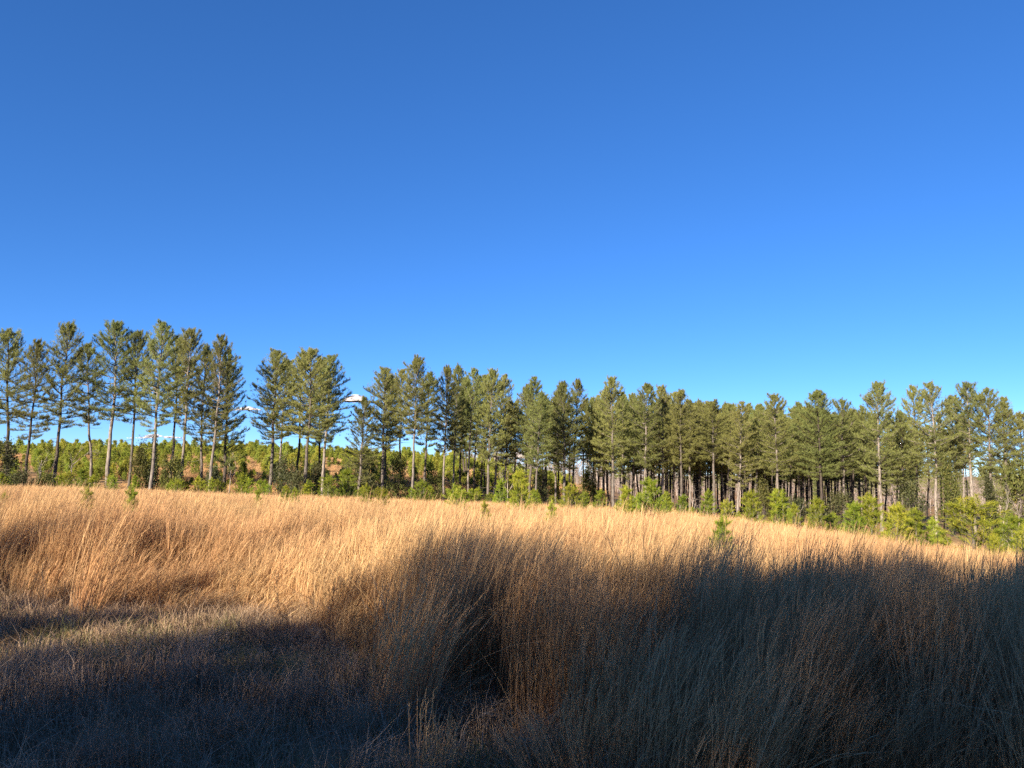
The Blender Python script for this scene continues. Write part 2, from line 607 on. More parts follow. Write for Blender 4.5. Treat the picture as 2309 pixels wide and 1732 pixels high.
    C, D, TN = np.array(C), np.array(D), np.array(TN)
    cr.needles(C, D, 13, 0.215, 0.0205, 0.62, rng, TN, along=0.09)
    return tk.mesh('trunk', [M_BARK], True), cr.mesh('crown', [M_NEEDLE]), len(C)


PINES_OPEN = [make_pine(10 + k, cb=c, width=w, dens=d, openness=op, r0=rr)[:2] for k, (c, w, d, op, rr) in enumerate([
    (0.42, 5.2, 1.15, 0.06, 0.17), (0.36, 4.8, 1.0, 0.12, 0.155), (0.44, 5.8, 1.2, 0.05, 0.18), (0.34, 4.6, 0.85, 0.22, 0.145), (0.44, 5.0, 1.15, 0.10, 0.155)])]
PINES_FULL = [make_pine(40 + k, cb=c, width=w, dens=d, openness=op, r0=rr)[:2] for k, (c, w, d, op, rr) in enumerate([
    (0.42, 4.9, 1.25, 0.0, 0.16), (0.36, 5.2, 1.2, 0.05, 0.16), (0.46, 4.6, 1.3, 0.0, 0.15), (0.33, 5.0, 1.2, 0.05, 0.17), (0.40, 4.4, 1.2, 0.0, 0.14), (0.50, 4.8, 1.3, 0.0, 0.15)])]
PINES_LOW = [make_pine(70, cb=0.22, width=5.2, dens=1.1, openness=0.12, H=16, r0=0.2)[:2]]
MORE_OPEN = [make_pine(80 + k, cb=c, width=w, dens=d, openness=op, r0=rr)[:2] for k, (c, w, d, op, rr) in enumerate([
    (0.40, 5.4, 1.1, 0.10, 0.165), (0.47, 5.0, 1.2, 0.06, 0.16), (0.38, 5.6, 1.05, 0.14, 0.17)])]
MORE_FULL = [make_pine(90 + k, cb=c, width=w, dens=d, openness=op, r0=rr)[:2] for k, (c, w, d, op, rr) in enumerate([
    (0.44, 4.4, 1.2, 0.05, 0.14), (0.38, 5.3, 1.15, 0.08, 0.16), (0.52, 4.6, 1.25, 0.03, 0.15), (0.30, 4.6, 1.1, 0.1, 0.15)])]
rngT = np.random.default_rng(5)


def pine(px, top_px, top_py, Y, kind, wide, label, group, dark=False):
    b = on_depth(px, 1100, Y)
    t = on_depth(top_px, top_py, Y)
    x, z = b[0], gz(b[0], Y)
    H = t[2] - z
    if rngT.uniform() < 0.45:      # mix in further forms of the same habit
        if any(kind is k_ for k_ in PINES_OPEN):
            kind = MORE_OPEN[rngT.integers(0, 3)]
        elif any(kind is k_ for k_ in PINES_FULL):
            kind = MORE_FULL[rngT.integers(0, 4)]
    trunk, crown = kind
    root = bpy.data.objects.new('pine_tree', None)
    col.objects.link(root)
    root.empty_display_size = 0.5
    root.location = (x, Y, z)
    lean = math.atan2(t[0] - x, H)
    root.rotation_euler = (rngT.normal(0, 0.008), lean, 0)
    # the spin about its own axis is applied on the parts so the lean stays true
    root.scale = (wide * 1.06, wide * 1.06, H / 16.0)
    spin = rngT.uniform(0, 6.28)
    for nm, me in (('trunk', trunk), ('crown', crown)):
        o = link(nm, me, root)
        o.rotation_euler = (0, 0, spin)
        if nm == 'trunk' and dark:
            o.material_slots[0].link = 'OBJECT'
            o.material_slots[0].material = M_DARK_SHADE_BARK  # shade on this trunk is painted in with a darker bark colour
    root['label'], root['category'], root['group'] = label, 'pine tree', group
    return root


ORD = ['first', 'second', 'third', 'fourth', 'fifth', 'sixth', 'seventh', 'eighth', 'ninth', 'tenth', 'eleventh', 'twelfth', 'thirteenth', 'fourteenth', 'fifteenth', 'sixteenth', 'seventeenth', 'eighteenth', 'nineteenth', 'twentieth']
O, Fl, Lw = PINES_OPEN, PINES_FULL, PINES_LOW
# (trunk px, top px, top py, distance, form, crown width factor, trunk coloured as if shaded, remark)
CLUSTERS = [
    ('open pines at the left edge of the photo, before the wide sky gap', 'from the left edge', [
        (20, 16, 747, 75, O[2], 1.0, 1, 'broad tall pine with a dark trunk'),
        (54, 86, 771, 73, O[3], 0.85, 1, 'thin pine with a black leaning trunk'),
        (120, 157, 731, 74, O[3], 1.0, 1, 'tall airy pine with a dark leaning trunk'),
        (205, 195, 775, 84, O[4], 0.95, 0, 'shorter pine with a pale trunk'),
        (241, 262, 731, 76, O[2], 1.1, 0, 'tallest broad full pine'),
        (290, 312, 750, 77, O[1], 0.9, 0, 'narrow pine with a grey trunk'),
        (338, 370, 731, 70, O[0], 0.95, 0, 'tall pine with a pale straight trunk near the grass'),
        (381, 405, 765, 84, O[4], 0.95, 0, 'pine half hidden behind its neighbours'),
        (404, 430, 745, 78, O[2], 1.0, 0, 'full pine with a grey trunk'),
        (456, 465, 782, 75, O[1], 0.9, 0, 'lower pine with a rounded top'),
        (471, 498, 760, 72, O[0], 0.85, 0, 'pine with a pointed top and a pale trunk'),
        (503, 514, 790, 76, Lw[0], 0.85, 1, 'pine with thin low limbs reaching into the sky gap')]),
    ('pines in the cluster between the sky gap and the small white cloud', 'after the sky gap', [
        (607, 627, 794, 77, O[0], 1.1, 0, 'pine with broad branches reaching left into the gap'),
        (630, 648, 813, 86, Fl[0], 0.95, 0, 'pine half hidden behind its neighbours'),
        (669, 682, 797, 84, O[4], 0.95, 1, 'pine with a dark shaded trunk'),
        (686, 702, 792, 73, O[2], 1.0, 0, 'pine with a thick pale trunk near the grass'),
        (716, 724, 812, 88, Fl[4], 0.9, 1, 'slim pine with a dark trunk'),
        (727, 747, 805, 78, O[0], 1.0, 0, 'pine with a tapering top left of the small cloud')]),
    ('pines in the left middle of the row, right of the small white cloud', 'right of the small cloud', [
        (811, 823, 897, 76, Lw[0], 0.75, 0, 'short pine with a low crown'),
        (860, 868, 832, 78, O[0], 0.95, 0, 'pine with a slim pointed top'),
        (869, 882, 850, 92, Fl[0], 0.95, 1, 'pine with a dark trunk behind the others'),
        (900, 906, 835, 92, O[4], 0.9, 1, 'narrow pine with a dark trunk'),
        (927, 940, 809, 76, Fl[5], 0.95, 0, 'tallest pine with a long bare pale trunk'),
        (957, 970, 842, 82, Fl[2], 0.9, 0, 'pine with a grey trunk and full crown'),
        (1000, 1009, 829, 80, Fl[0], 0.75, 0, 'slim pine with a pale trunk'),
        (1022, 1034, 824, 88, Fl[4], 0.85, 0, 'slim pine with a pointed top'),
        (1037, 1050, 852, 96, Fl[1], 0.85, 1, 'dark trunked pine behind'),
        (1056, 1070, 834, 88, Fl[4], 0.8, 0, 'thin trunked pine'),
        (1068, 1082, 850, 94, Fl[2], 0.85, 1, 'thin pine behind'),
        (1084, 1096, 848, 98, Fl[0], 0.85, 1, 'dark pine behind'),
        (1098, 1110, 835, 82, Fl[3], 0.9, 0, 'broad full pine with a pale trunk'),
        (1112, 1138, 845, 88, Fl[5], 0.9, 0, 'pine with a slim outer top')]),
    ('pines in the middle of the row, before the dark interior of the stand', 'in the middle stretch', [
        (1131, 1150, 905, 95, Fl[1], 0.8, 0, 'low topped pine'),
        (1160, 1166, 905, 98, Fl[2], 0.8, 1, 'low dark trunked pine'),
        (1185, 1190, 868, 97, Fl[1], 0.9, 1, 'dark trunked pine behind'),
        (1191, 1206, 851, 84, Fl[2], 1.0, 0, 'pine with a rounded top and a tall pale trunk'),
        (1207, 1222, 885, 80, Fl[4], 0.8, 0, 'thin pine near the grass'),
        (1225, 1234, 905, 100, Fl[0], 0.8, 1, 'low dark pine behind'),
        (1252, 1262, 878, 90, Fl[4], 0.85, 0, 'slim pine with a pale trunk'),
        (1270, 1270, 863, 84, Fl[3], 0.95, 0, 'broad pine with a straight pale trunk'),
        (1292, 1303, 858, 94, Fl[0], 0.85, 1, 'pointed pine with a dark trunk'),
        (1315, 1322, 900, 100, Fl[2], 0.8, 1, 'low pine with a dark trunk'),
        (1349, 1350, 893, 96, Fl[1], 0.8, 1, 'pine with a dark trunk and hidden top'),
        (1371, 1368, 880, 92, Fl[0], 0.85, 1, 'dark trunked pine beside a taller pine'),
        (1383, 1380, 853, 84, Fl[3], 1.0, 0, 'tall dense pine with a pointed top'),
        (1398, 1405, 890, 90, Fl[4], 0.8, 0, 'slim pine under a taller neighbour')]),
    ('pines in the right middle of the row, before the dark trunks', 'along the dark stand', [
        (1426, 1425, 890, 94, Fl[2], 0.85, 1, 'pine with a thick dark trunk'),
        (1442, 1445, 905, 98, Fl[0], 0.8, 1, 'low topped pine with a dark trunk'),
        (1456, 1460, 866, 84, Fl[1], 0.95, 0, 'dense pine with a sharp top and pale trunk'),
        (1493, 1493, 872, 88, Fl[3], 0.9, 0, 'pine with a sharp narrow top'),
        (1515, 1522, 887, 92, Fl[4], 0.85, 1, 'slim pine with a dark trunk'),
        (1532, 1535, 882, 84, Fl[0], 0.9, 0, 'pine with a straight pale trunk'),
        (1553, 1556, 905, 90, Fl[2], 0.85, 0, 'lower pine with a thin pale trunk'),
        (1578, 1578, 903, 95, Fl[4], 0.85, 1, 'narrow dark trunked pine'),
        (1608, 1607, 906, 82, Fl[5], 1.1, 0, 'broad pine with a thick pale trunk forking low'),
        (1633, 1648, 913, 92, Fl[1], 0.85, 1, 'low topped pine with a dark trunk'),
        (1659, 1673, 907, 80, Fl[0], 0.9, 0, 'pine with a very thin straight trunk'),
        (1707, 1713, 913, 84, Fl[2], 0.85, 0, 'pine with twin thin trunks at its foot'),
        (1751, 1745, 892, 80, Fl[3], 1.0, 0, 'broad pine with a sharp top')]),
    ('pines at the right end of the row', 'towards the right edge', [
        (1797, 1799, 910, 90, Fl[2], 0.85, 1, 'low pine with a dark trunk'),
        (1822, 1822, 915, 86, Fl[4], 0.85, 1, 'slim dark pine'),
        (1850, 1843, 882, 78, Fl[1], 1.0, 1, 'tall pine with a dark trunk and sweeping limbs'),
        (1900, 1896, 904, 80, O[4], 0.9, 0, 'pine with a reddish trunk'),
        (1916, 1918, 925, 88, Fl[4], 0.8, 1, 'low dark pine'),
        (1949, 1944, 917, 86, Fl[2], 0.8, 1, 'dark trunked pine left of a taller one'),
        (1984, 1978, 864, 76, Fl[3], 1.0, 0, 'tall broad pine with a pale trunk'),
        (2036, 2027, 930, 80, O[1], 0.85, 1, 'low topped pine with a dark trunk'),
        (2065, 2059, 872, 84, O[4], 0.8, 1, 'slim tall pine'),
        (2106, 2095, 867, 74, O[0], 0.9, 0, 'tall pine with a thick pale trunk and open crown'),
        (2125, 2146, 895, 82, O[2], 0.85, 1, 'pine with a dark trunk'),
        (2192, 2178, 867, 78, O[2], 0.95, 0, 'tall full pine left of the edge pair'),
        (2230, 2224, 879, 76, O[0], 0.95, 0, 'pine with a grey trunk and broad top'),
        (2262, 2262, 898, 76, Lw[0], 0.85, 0, 'pine with limbs down to mid trunk'),
        (2303, 2302, 935, 78, O[1], 0.9, 1, 'low pine cut by the right edge')]),
]
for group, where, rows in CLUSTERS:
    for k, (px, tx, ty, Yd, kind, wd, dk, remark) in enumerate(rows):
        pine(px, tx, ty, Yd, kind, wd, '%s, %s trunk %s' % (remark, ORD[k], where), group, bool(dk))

# the stand behind the front row, in planted lines
cnt = 0
for row in range(9):
    Yr = 99 + row * 5.0
    for k in range(40):
        a = -0.06 + k * 0.0165 + rngT.normal(0, 0.004)
        x = a * Yr
        dens = np.interp(a, [-0.06, 0.05, 0.14, 0.2, 0.40, 0.47, 0.6], [0.06, 0.22, 0.55, 0.95, 0.9, 0.3, 0.12])
        if row > 4:
            dens *= np.interp(a, [0.1, 0.22], [0.25, 1.0])
        if rngT.uniform() > dens:
            continue
        Yt = Yr + rngT.normal(0, 0.8)
        px = W0 / 2 + F0 * x / (Yt * CP)
        ty = np.interp(px, [1000, 1200, 1450, 1650, 1800, 2000, 2200], [880, 890, 905, 925, 930, 950, 940]) + rngT.uniform(-16, 34)
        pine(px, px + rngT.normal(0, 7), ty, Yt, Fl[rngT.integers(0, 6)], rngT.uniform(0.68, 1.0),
             'slender pine standing deep inside the dark planted stand behind the front row', 'pines deep inside the planted stand', rngT.uniform() < 0.85)  # most inner trunks carry the stand's shade in their bark colour
        cnt += 1
print('stand pines', cnt)


# ------------------------------------------------------------------ young pines
def make_young(seed, H=2.6, spread=0.42, mat=M_YOUNG, tufts=1.5, nn=13, width=0.013, nlen=0.145):
    rng = np.random.default_rng(seed)
    tk, cr = Soup(), Soup()
    zz = np.linspace(-0.15, H * 0.96, 8)
    P = np.stack([np.cumsum(rng.normal(0, 0.015, 8)), np.cumsum(rng.normal(0, 0.015, 8)), zz], 1)
    tk.tube(P, 0.045 * (1 - 0.85 * np.clip(zz / H, 0, 1)), 6)
    C, D, TN = [], [], []

    def shoot(a, b, nseg, t0):
        v = b - a
        d = v / np.linalg.norm(v)
        for u in np.linspace(0.25, 1.0, nseg):
            C.append(a + v * u)
            D.append(d)
            TN.append(np.clip(t0 + rng.normal(0, 0.18) + 0.15 * u, 0, 1))
    shoot(P[3], np.array([P[-1, 0], P[-1, 1], H]), int(10 * tufts), 0.55)
    z = 0.12 * H
    while z < H * 0.88:
        t = z / H
        nb = rng.integers(4, 7)
        a0 = rng.uniform(0, 6.28)
        for b in range(nb):
            az = a0 + b * 6.283 / nb + rng.normal(0, 0.3)
            Lb = H * spread * np.interp(t, [0, 0.2, 0.6, 1], [0.85, 1, 0.75, 0.35]) * rng.uniform(0.7, 1.15)
            e0 = math.radians(np.interp(t, [0, 0.5, 1], [36, 57, 74]) + rng.normal(0, 7))
            e1 = e0 + 0.5
            base = np.array([np.interp(z, zz, P[:, 0]), np.interp(z, zz, P[:, 1]), z])
            h = np.array([math.cos(az), math.sin(az), 0])
            mid = base + 0.5 * Lb * (h * math.cos(e0) + np.array([0, 0, math.sin(e0)]))
            tip = mid + 0.5 * Lb * (h * math.cos(e1) + np.array([0, 0, math.sin(e1)]))
            tk.tube(np.array([base, mid, tip]), [0.016, 0.012, 0.006], 3)
            t0 = 0.3 + 0.25 * t
            shoot(base, mid, max(2, int(3 * tufts)), t0)
            shoot(mid, tip, max(3, int(5 * tufts)), t0 + 0.1)
            for s in (-1, 1):
                if rng.uniform() < 0.75:
                    sz = az + s * rng.uniform(0.5, 0.9)
                    tp = mid + 0.34 * Lb * np.array([math.cos(sz) * 0.8, math.sin(sz) * 0.8, 0.62])
                    tk.tube(np.array([mid, tp]), [0.009, 0.005], 3)
                    shoot(mid, tp, max(2, int(4 * tufts)), t0 + 0.05)
        z += H * rng.uniform(0.10, 0.15)
    cr.needles(np.array(C), np.array(D), nn, nlen, width, 0.55, rng, np.array(TN), along=0.05)
    return tk.mesh('trunk', [M_BARK], True), cr.mesh('crown', [mat])


YOUNG = [make_young(200 + k, spread=s) for k, s in enumerate([0.40, 0.32, 0.46, 0.37])]


def young(px, base_py_hint, H, Y, kind, wide, label, group='young pines in front of the tall pines'):
    b = on_depth(px, 1100, Y)
    x, z = b[0], gz(b[0], Y)
    root = bpy.data.objects.new('young_pine', None)
    col.objects.link(root)
    root.location = (x, Y, z)
    root.rotation_euler = (rngT.normal(0, 0.03), rngT.normal(0, 0.03), rngT.uniform(0, 6.28))
    root.scale = (1.1 * wide * H / 2.6, 1.1 * wide * H / 2.6, H / 2.6)
    for nm, me in zip(('trunk', 'crown'), kind):
        link(nm, me, root)
    root['label'], root['category'], root['group'] = label, 'young pine', group


def young_top(px, py, Y, kind, wide, label):
    t = on_depth(px, py, Y)
    young(px, 0, max(0.7, t[2] - gz(t[0], Y)) * 1.0, Y, kind, wide * (1.14 if px > 1350 else 1.02), label)


YP = [  # px, top py, distance, form, width factor, label
    (8, 1110, 22, 1, 0.95, 'small green young pine in the golden grass at the left edge'),
    (185, 1062, 58, 0, 1.15, 'bushy young pine below the airy pine near the left edge'),
    (196, 1098, 21, 1, 0.95, 'thin young pine standing alone in golden grass near the left edge'),
    (302, 1095, 19, 1, 0.8, 'narrow upright young pine alone in golden grass below the left pines'),
    (255, 1075, 66, 2, 1.0, 'olive young pine left of a pale straight trunk in the left cluster'),
    (400, 1082, 64, 2, 1.5, 'wide bright low young pine at the foot of the left cluster'),
    (450, 1078, 66, 0, 1.2, 'bright young pine against the wide low one under the left cluster'),
    (545, 1070, 66, 3, 1.1, 'young pine below the wide sky gap'),
    (582, 1098, 27, 1, 0.6, 'tiny upright young pine in golden grass below the sky gap'),
    (590, 1085, 66, 0, 1.0, 'young pine at the foot of the cluster after the sky gap'),
    (640, 1106, 32, 3, 0.8, 'small young pine poking above the grass below the second cluster'),
    (668, 1105, 38, 0, 0.9, 'young pine in the grass edge left of the thick pale trunk'),
    (740, 1075, 68, 2, 1.3, 'broad young pine right of the second cluster of tall pines'),
    (780, 1062, 70, 0, 1.3, 'broad young pine under the small white cloud'),
    (832, 1095, 38, 3, 0.9, 'young pine in the grass edge just right of the short tall-row pine'),
    (866, 1105, 36, 0, 0.9, 'small bright young pine in the grass edge before the slim pointed pine'),
    (950, 1085, 66, 2, 1.2, 'low young pine behind the grass right of the long bare pale trunk'),
    (1030, 1100, 30, 2, 1.15, 'bushy young pine reaching down into the golden grass left of centre'),
    (1098, 1127, 24, 1, 0.7, 'small young pine alone in the golden grass near the middle'),
    (1130, 1085, 62, 0, 1.0, 'young pine left of the tall bushy one in the middle'),
    (1172, 1068, 42, 0, 1.0, 'tall bushy bright young pine in the middle of the grass edge'),
    (1205, 1110, 52, 3, 1.0, 'low young pine just right of the tall bushy middle one'),
    (1240, 1132, 22, 1, 0.8, 'thin young pine with few shoots in the grass right of middle'),
    (1290, 1095, 54, 2, 1.2, 'wide young pine below the broad middle pines'),
    (1318, 1112, 50, 3, 1.0, 'rounded young pine beside the wide one right of middle'),
    (1352, 1108, 60, 0, 1.0, 'darker young pine behind the rounded one'),
    (1412, 1092, 36, 1, 0.95, 'slim tall young pine left of the largest pair in the right middle'),
    (1440, 1118, 48, 2, 1.0, 'low young pine between the slim one and the large one'),
    (1470, 1085, 38, 0, 1.1, 'large pointed young pine before the dark stand'),
    (1500, 1112, 48, 3, 0.8, 'side young pine leaning on the large pointed one'),
    (1540, 1120, 56, 0, 1.0, 'young pine under the straight pale trunk of the dark stand'),
    (1590, 1108, 50, 3, 0.9, 'pointed young pine left of the thick forking trunk'),
    (1618, 1160, 16, 1, 0.9, 'spiky young pine out in the grass before the dark stand'),
    (1640, 1130, 54, 2, 0.9, 'young pine right of the thick forking trunk'),
    (1690, 1112, 48, 0, 1.0, 'young pine below the twin thin trunks'),
    (1752, 1108, 46, 3, 1.1, 'bright young pine below the broad sharp topped pine'),
    (1790, 1140, 52, 0, 0.9, 'small young pine at the end of the dark stand'),
    (1838, 1128, 44, 0, 0.95, 'pointed bright young pine before the dark trunk with sweeping limbs'),
    (1875, 1160, 46, 2, 1.1, 'low rounded young pine right of the pointed bright one'),
    (1920, 1138, 42, 0, 1.0, 'bright young pine left of the biggest right hand clump'),
    (1965, 1120, 42, 3, 1.1, 'tallest young pine of the right hand clump, yellow tipped'),
    (2010, 1142, 40, 0, 1.1, 'wide young pine in the middle of the right hand clump'),
    (2065, 1150, 42, 3, 1.1, 'young pine at the right end of the clump beside the thick pale trunk'),
    (2100, 1165, 44, 1, 0.9, 'slim young pine touching the thick pale trunk on the right'),
    (2188, 1128, 36, 2, 1.55, 'largest bushy cone shaped young pine near the right edge'),
    (2235, 1208, 30, 3, 0.9, 'small yellow green young pine at the foot of the largest one'),
    (2275, 1168, 34, 0, 1.2, 'dark green young pine by the right edge'),
    (2308, 1195, 32, 2, 1.1, 'low dark young pine cut by the right edge'),
]
for px, py, Yd, kd, wd, lb in YP:
    young_top(px, py, Yd, YOUNG[kd], wd, lb)
for k in range(60):
    a_ = -0.66 + (k * 0.0155 if k < 46 else 0.713 + (k - 46) * 0.036) + rngT.normal(0, 0.008)
    Yf = float(np.interp(a_, A_T, R_T)) + rngT.uniform(-3.5, 3.0)
    young(W0 / 2 + F0 * a_ / CP, 0, rngT.uniform(1.35, 2.1) + (0.45 if a_ < 0.1 else 0.0), Yf, YOUNG[k % 4], rngT.uniform(0.9, 1.5),
          'low bright young pine in the green fringe where the golden grass ends', 'low fringe of young pines along the far field edge')

# young pines over the far hillside: the nearest as things, the rest one mass
HILL = [make_young(300 + k, spread=s, mat=M_HILLP, tufts=0.6, nn=9, width=0.045, nlen=0.26) for k, s in enumerate([0.42, 0.36, 0.46])]


def joined(pair):
    a, b = pair
    sv, sf, mi, tn, off = [], [[], []], [], [], 0
    out = Soup()
    me = bpy.data.meshes.new('young_pine')
    import bmesh
    bm = bmesh.new()
    bm.from_mesh(a)
    na_ = len(bm.faces)
    bm.from_mesh(b)
    for i_, f_ in enumerate(bm.faces):
        f_.material_index = 0 if i_ < na_ else 1
    bm.to_mesh(me)
    bm.free()
    me.materials.append(M_BARK)
    me.materials.append(b.materials[0])
    return me


HILLM = [joined(p_) for p_ in HILL]
rngH = np.random.default_rng(77)
pts = []
while len(pts) < 2100:
    y = rngH.uniform(84, 232)
    a = rngH.uniform(-0.78, 0.08)
    x = a * y
    # rows with grassy openings; thicker towards the crest
    nz = math.sin(x * 0.16 + 2) * math.cos(y * 0.11 + x * 0.05)
    keep = np.interp(y, [84, 110, 150, 190, 232], [0.55, 0.6, 0.68, 0.9, 1.0]) * (0.3 if nz < -0.35 else 1.0)
    if a > -0.02:
        keep *= 0.5
    if rngH.uniform() < keep * y / 232:
        pts.append((x, y))
pts = np.array(pts)
pts = pts[np.argsort(pts[:, 1])]
zz_ = ground_z(pts[:, 0], pts[:, 1])
hs_ = np.clip(rngH.lognormal(0.72, 0.28, len(pts)), 1.0, 3.6) * np.interp(pts[:, 1], [84, 200], [0.85, 1.1])
NH = 192
for k in range(NH):
    o = link('young_pine', HILLM[k % 3], label='small bushy young pine scattered over the grassy hillside beyond the tall pines', cat='young pine', group='young pines over the far hillside')
    s = hs_[k] / 2.6
    o.location = (pts[k, 0], pts[k, 1], zz_[k])
    o.scale = (s * 1.1, s * 1.1, s)
    o.rotation_euler = (0, 0, rngH.uniform(0, 6.28))
n_ = len(pts) - NH
s_ = (hs_[NH:] / 2.6)[:, None] * np.array([1.15, 1.15, 1.0])
scatter('young_pine_plantation', HILLM, np.stack([pts[NH:, 0], pts[NH:, 1], zz_[NH:]], 1), np.stack([np.zeros(n_), np.zeros(n_), rngH.uniform(0, 6.28, n_)], 1),
        s_, rngH.integers(0, 3, n_), 'dense green mass of young pines along the hill crest', 'plantation')


# ------------------------------------------------------------------ shrubs and bare trees
def make_shrub(seed, H, Wd, mat, n=2200, leaf=0.07, cone=False):
    rng = np.random.default_rng(seed)
    tk, cr = Soup(), Soup()
    nb = 9
    cl = []
    for b in range(nb * 3):
        az = rng.uniform(0, 6.28)
        h = rng.uniform(0.25, 1.0) * H
        rr = Wd / 2 * (np.interp(h / H, [0, 0.3, 1], [0.75, 1, 0.12]) if cone else math.sqrt(max(0.05, 1 - (h / H * 1.6 - 0.65) ** 2)))
        c_ = np.array([math.cos(az) * rr * rng.uniform(0.3, 0.95), math.sin(az) * rr * rng.uniform(0.3, 0.95), h])
        cl.append(c_)
        if b < nb * 2:
            tk.tube(np.array([[0, 0, -0.1], [c_[0] * 0.3, c_[1] * 0.3, h * 0.45], c_]), [0.03, 0.02, 0.008], 4)
    cl = np.array(cl)
    k = rng.integers(0, len(cl), n)
    C = cl[k] + rng.normal(0, 1, (n, 3)) * np.array([0.16 * Wd / 2, 0.16 * Wd / 2, 0.10 * H])
    C[:, 2] = np.clip(C[:, 2], 0.05, None)
    D = rng.normal(0, 1, (n, 3))
    D /= np.linalg.norm(D, axis=1, keepdims=True)
    tone = np.clip(rng.uniform(0, 1, len(cl))[k] * 0.6 + rng.uniform(0, 0.4, n), 0, 1)
    cr.needles(C, D, 2, leaf * 2.0, leaf, 0.6, rng, tone)
    return tk.mesh('stem', [M_DARK_SHADE_BARK]), cr.mesh('foliage', [mat])


def make_bare(seed, H, mat, depth=5, spread=0.55, r0=0.05, droop=0.0):
    rng = np.random.default_rng(seed)
    tk = Soup()

    def grow(p, d, L, r, lev):
        k = 3
        Pn = [p]
        q = p.copy()
        dd = d.copy()
        for s in range(k):
            dd = dd + rng.normal(0, 0.09, 3) + np.array([0, 0, 0.04])
            dd /= np.linalg.norm(dd)
            q = q + dd * L / k
            Pn.append(q)
        tk.tube(np.array(Pn), np.linspace(r, r * 0.6, k + 1), 5 if lev == 0 else 3)
        if lev >= depth:
            return
        for b in range(rng.integers(2, 4) + (1 if lev == 0 else 0)):
            u = rng.integers(1, k + 1)
            nd = dd + rng.normal(0, spread, 3)
            nd[2] = nd[2] * 0.8 + 0.15 - droop
            nd /= np.linalg.norm(nd)
            grow(Pn[u], nd, L * rng.uniform(0.5, 0.75), r * 0.55, lev + 1)
    grow(np.array([0, 0, -0.1]), np.array([0, 0, 1.0]), H * 0.42, r0, 0)
    V = np.concatenate(tk.V)
    s = H / V[:, 2].max()
    tk.V = [v * s for v in tk.V]
    return tk


SH_DARK = [make_shrub(400, 3.2, 2.6, M_EVER), make_shrub(401, 2.6, 3.0, M_EVER), make_shrub(402, 4.2, 1.3, M_EVER, cone=True)]
SH_OLIVE = [make_shrub(410, 2.6, 2.6, M_OLIVE), make_shrub(411, 3.4, 2.4, M_OLIVE, cone=True)]


def shrub(px, top_py, Y, kind, wide, label, name='shrub', cat='shrub', H0_=3.2):
    t = on_depth(px, top_py, Y)
    z = gz(t[0], Y)
    root = bpy.data.objects.new(name, None)
    col.objects.link(root)
    root.location = (t[0], Y, z)
    H = t[2] - z
    root.scale = (wide, wide, H / H0_)
    root.rotation_euler = (0, 0, rngT.uniform(0, 6.28))
    for nm, me in zip(('stem', 'foliage'), kind):
        link(nm, me, root)
    root['label'], root['category'], root['group'] = label, cat, 'shrubs under the tall pines'


shrub(8, 1005, 70, SH_DARK[0], 1.3, 'dark evergreen shrub at the very left edge beneath the first pine', H0_=3.2)
shrub(40, 1068, 66, SH_DARK[1], 1.0, 'low dark shrub just right of the leftmost pine foot', H0_=2.6)
shrub(105, 1072, 70, SH_OLIVE[0], 0.8, 'thin olive shrub at the foot of the airy leaning pine', H0_=2.6)
shrub(320, 1003, 74, SH_OLIVE[1], 1.0, 'tall olive cedar left of a pale straight trunk in the left cluster', 'cedar', 'cedar', 3.4)
shrub(349, 1000, 74, SH_DARK[2], 1.0, 'narrow dark cedar hugging a pale straight trunk on its right', 'cedar', 'cedar', 4.2)
shrub(392, 1040, 72, SH_OLIVE[0], 1.0, 'brownish olive shrub above the wide low young pine', H0_=2.6)
shrub(480, 1062, 74, SH_DARK[1], 0.7, 'small dark shrub at the right foot of the left cluster', H0_=2.6)
shrub(645, 1040, 76, SH_DARK[0], 1.1, 'dark leafy shrub between the trunks after the sky gap', H0_=3.2)
shrub(664, 1068, 72, SH_DARK[1], 0.8, 'low black green shrub left of the thick pale trunk', H0_=2.6)
shrub(708, 1050, 80, SH_DARK[0], 1.2, 'dark round shrub right of the thick pale trunk', H0_=3.2)
shrub(790, 1052, 80, SH_DARK[0], 0.9, 'dark green shrub below the small white cloud', H0_=3.2)
shrub(830, 1030, 82, SH_DARK[0], 0.9, 'dark shrub with a thin stem right of the short pine', H0_=3.2)
shrub(895, 1035, 84, SH_OLIVE[0], 1.1, 'olive shrub left of the long bare pale trunk', H0_=2.6)
shrub(985, 1075, 84, SH_OLIVE[0], 0.9, 'low olive shrub between slim pine trunks left of middle', H0_=2.6)
shrub(1219, 1055, 92, SH_DARK[0], 0.9, 'dark shrub among the trunks in the middle', H0_=3.2)
shrub(1325, 1055, 92, SH_OLIVE[1], 1.1, 'olive bush behind the rounded young pine', H0_=3.4)
shrub(1720, 1088, 76, SH_OLIVE[1], 1.1, 'olive cedar in front of the twin thin trunks', 'cedar', 'cedar', 3.4)
shrub(2135, 1040, 72, SH_OLIVE[1], 1.1, 'olive cedar right of the thick pale trunk near the right edge', 'cedar', 'cedar', 3.4)
shrub(2045, 1095, 78, SH_DARK[1], 1.2, 'dark low shrub behind the right hand clump of young pines', H0_=2.6)
shrub(2228, 1090, 66, SH_DARK[2], 1.4, 'dark upright cedar right of the largest bushy young pine', 'cedar', 'cedar', 4.2)
shrub(2296, 1060, 62, SH_OLIVE[0], 1.6, 'brownish tangled shrub at the right edge', H0_=2.6)
shrub(1790, 1130, 70, SH_DARK[1], 1.2, 'black shrub at the foot of the dark stand behind young pines', H0_=2.6)
shrub(1890, 1120, 74, SH_DARK[1], 1.3, 'dark scrub behind the pointed bright young pine', H0_=2.6)

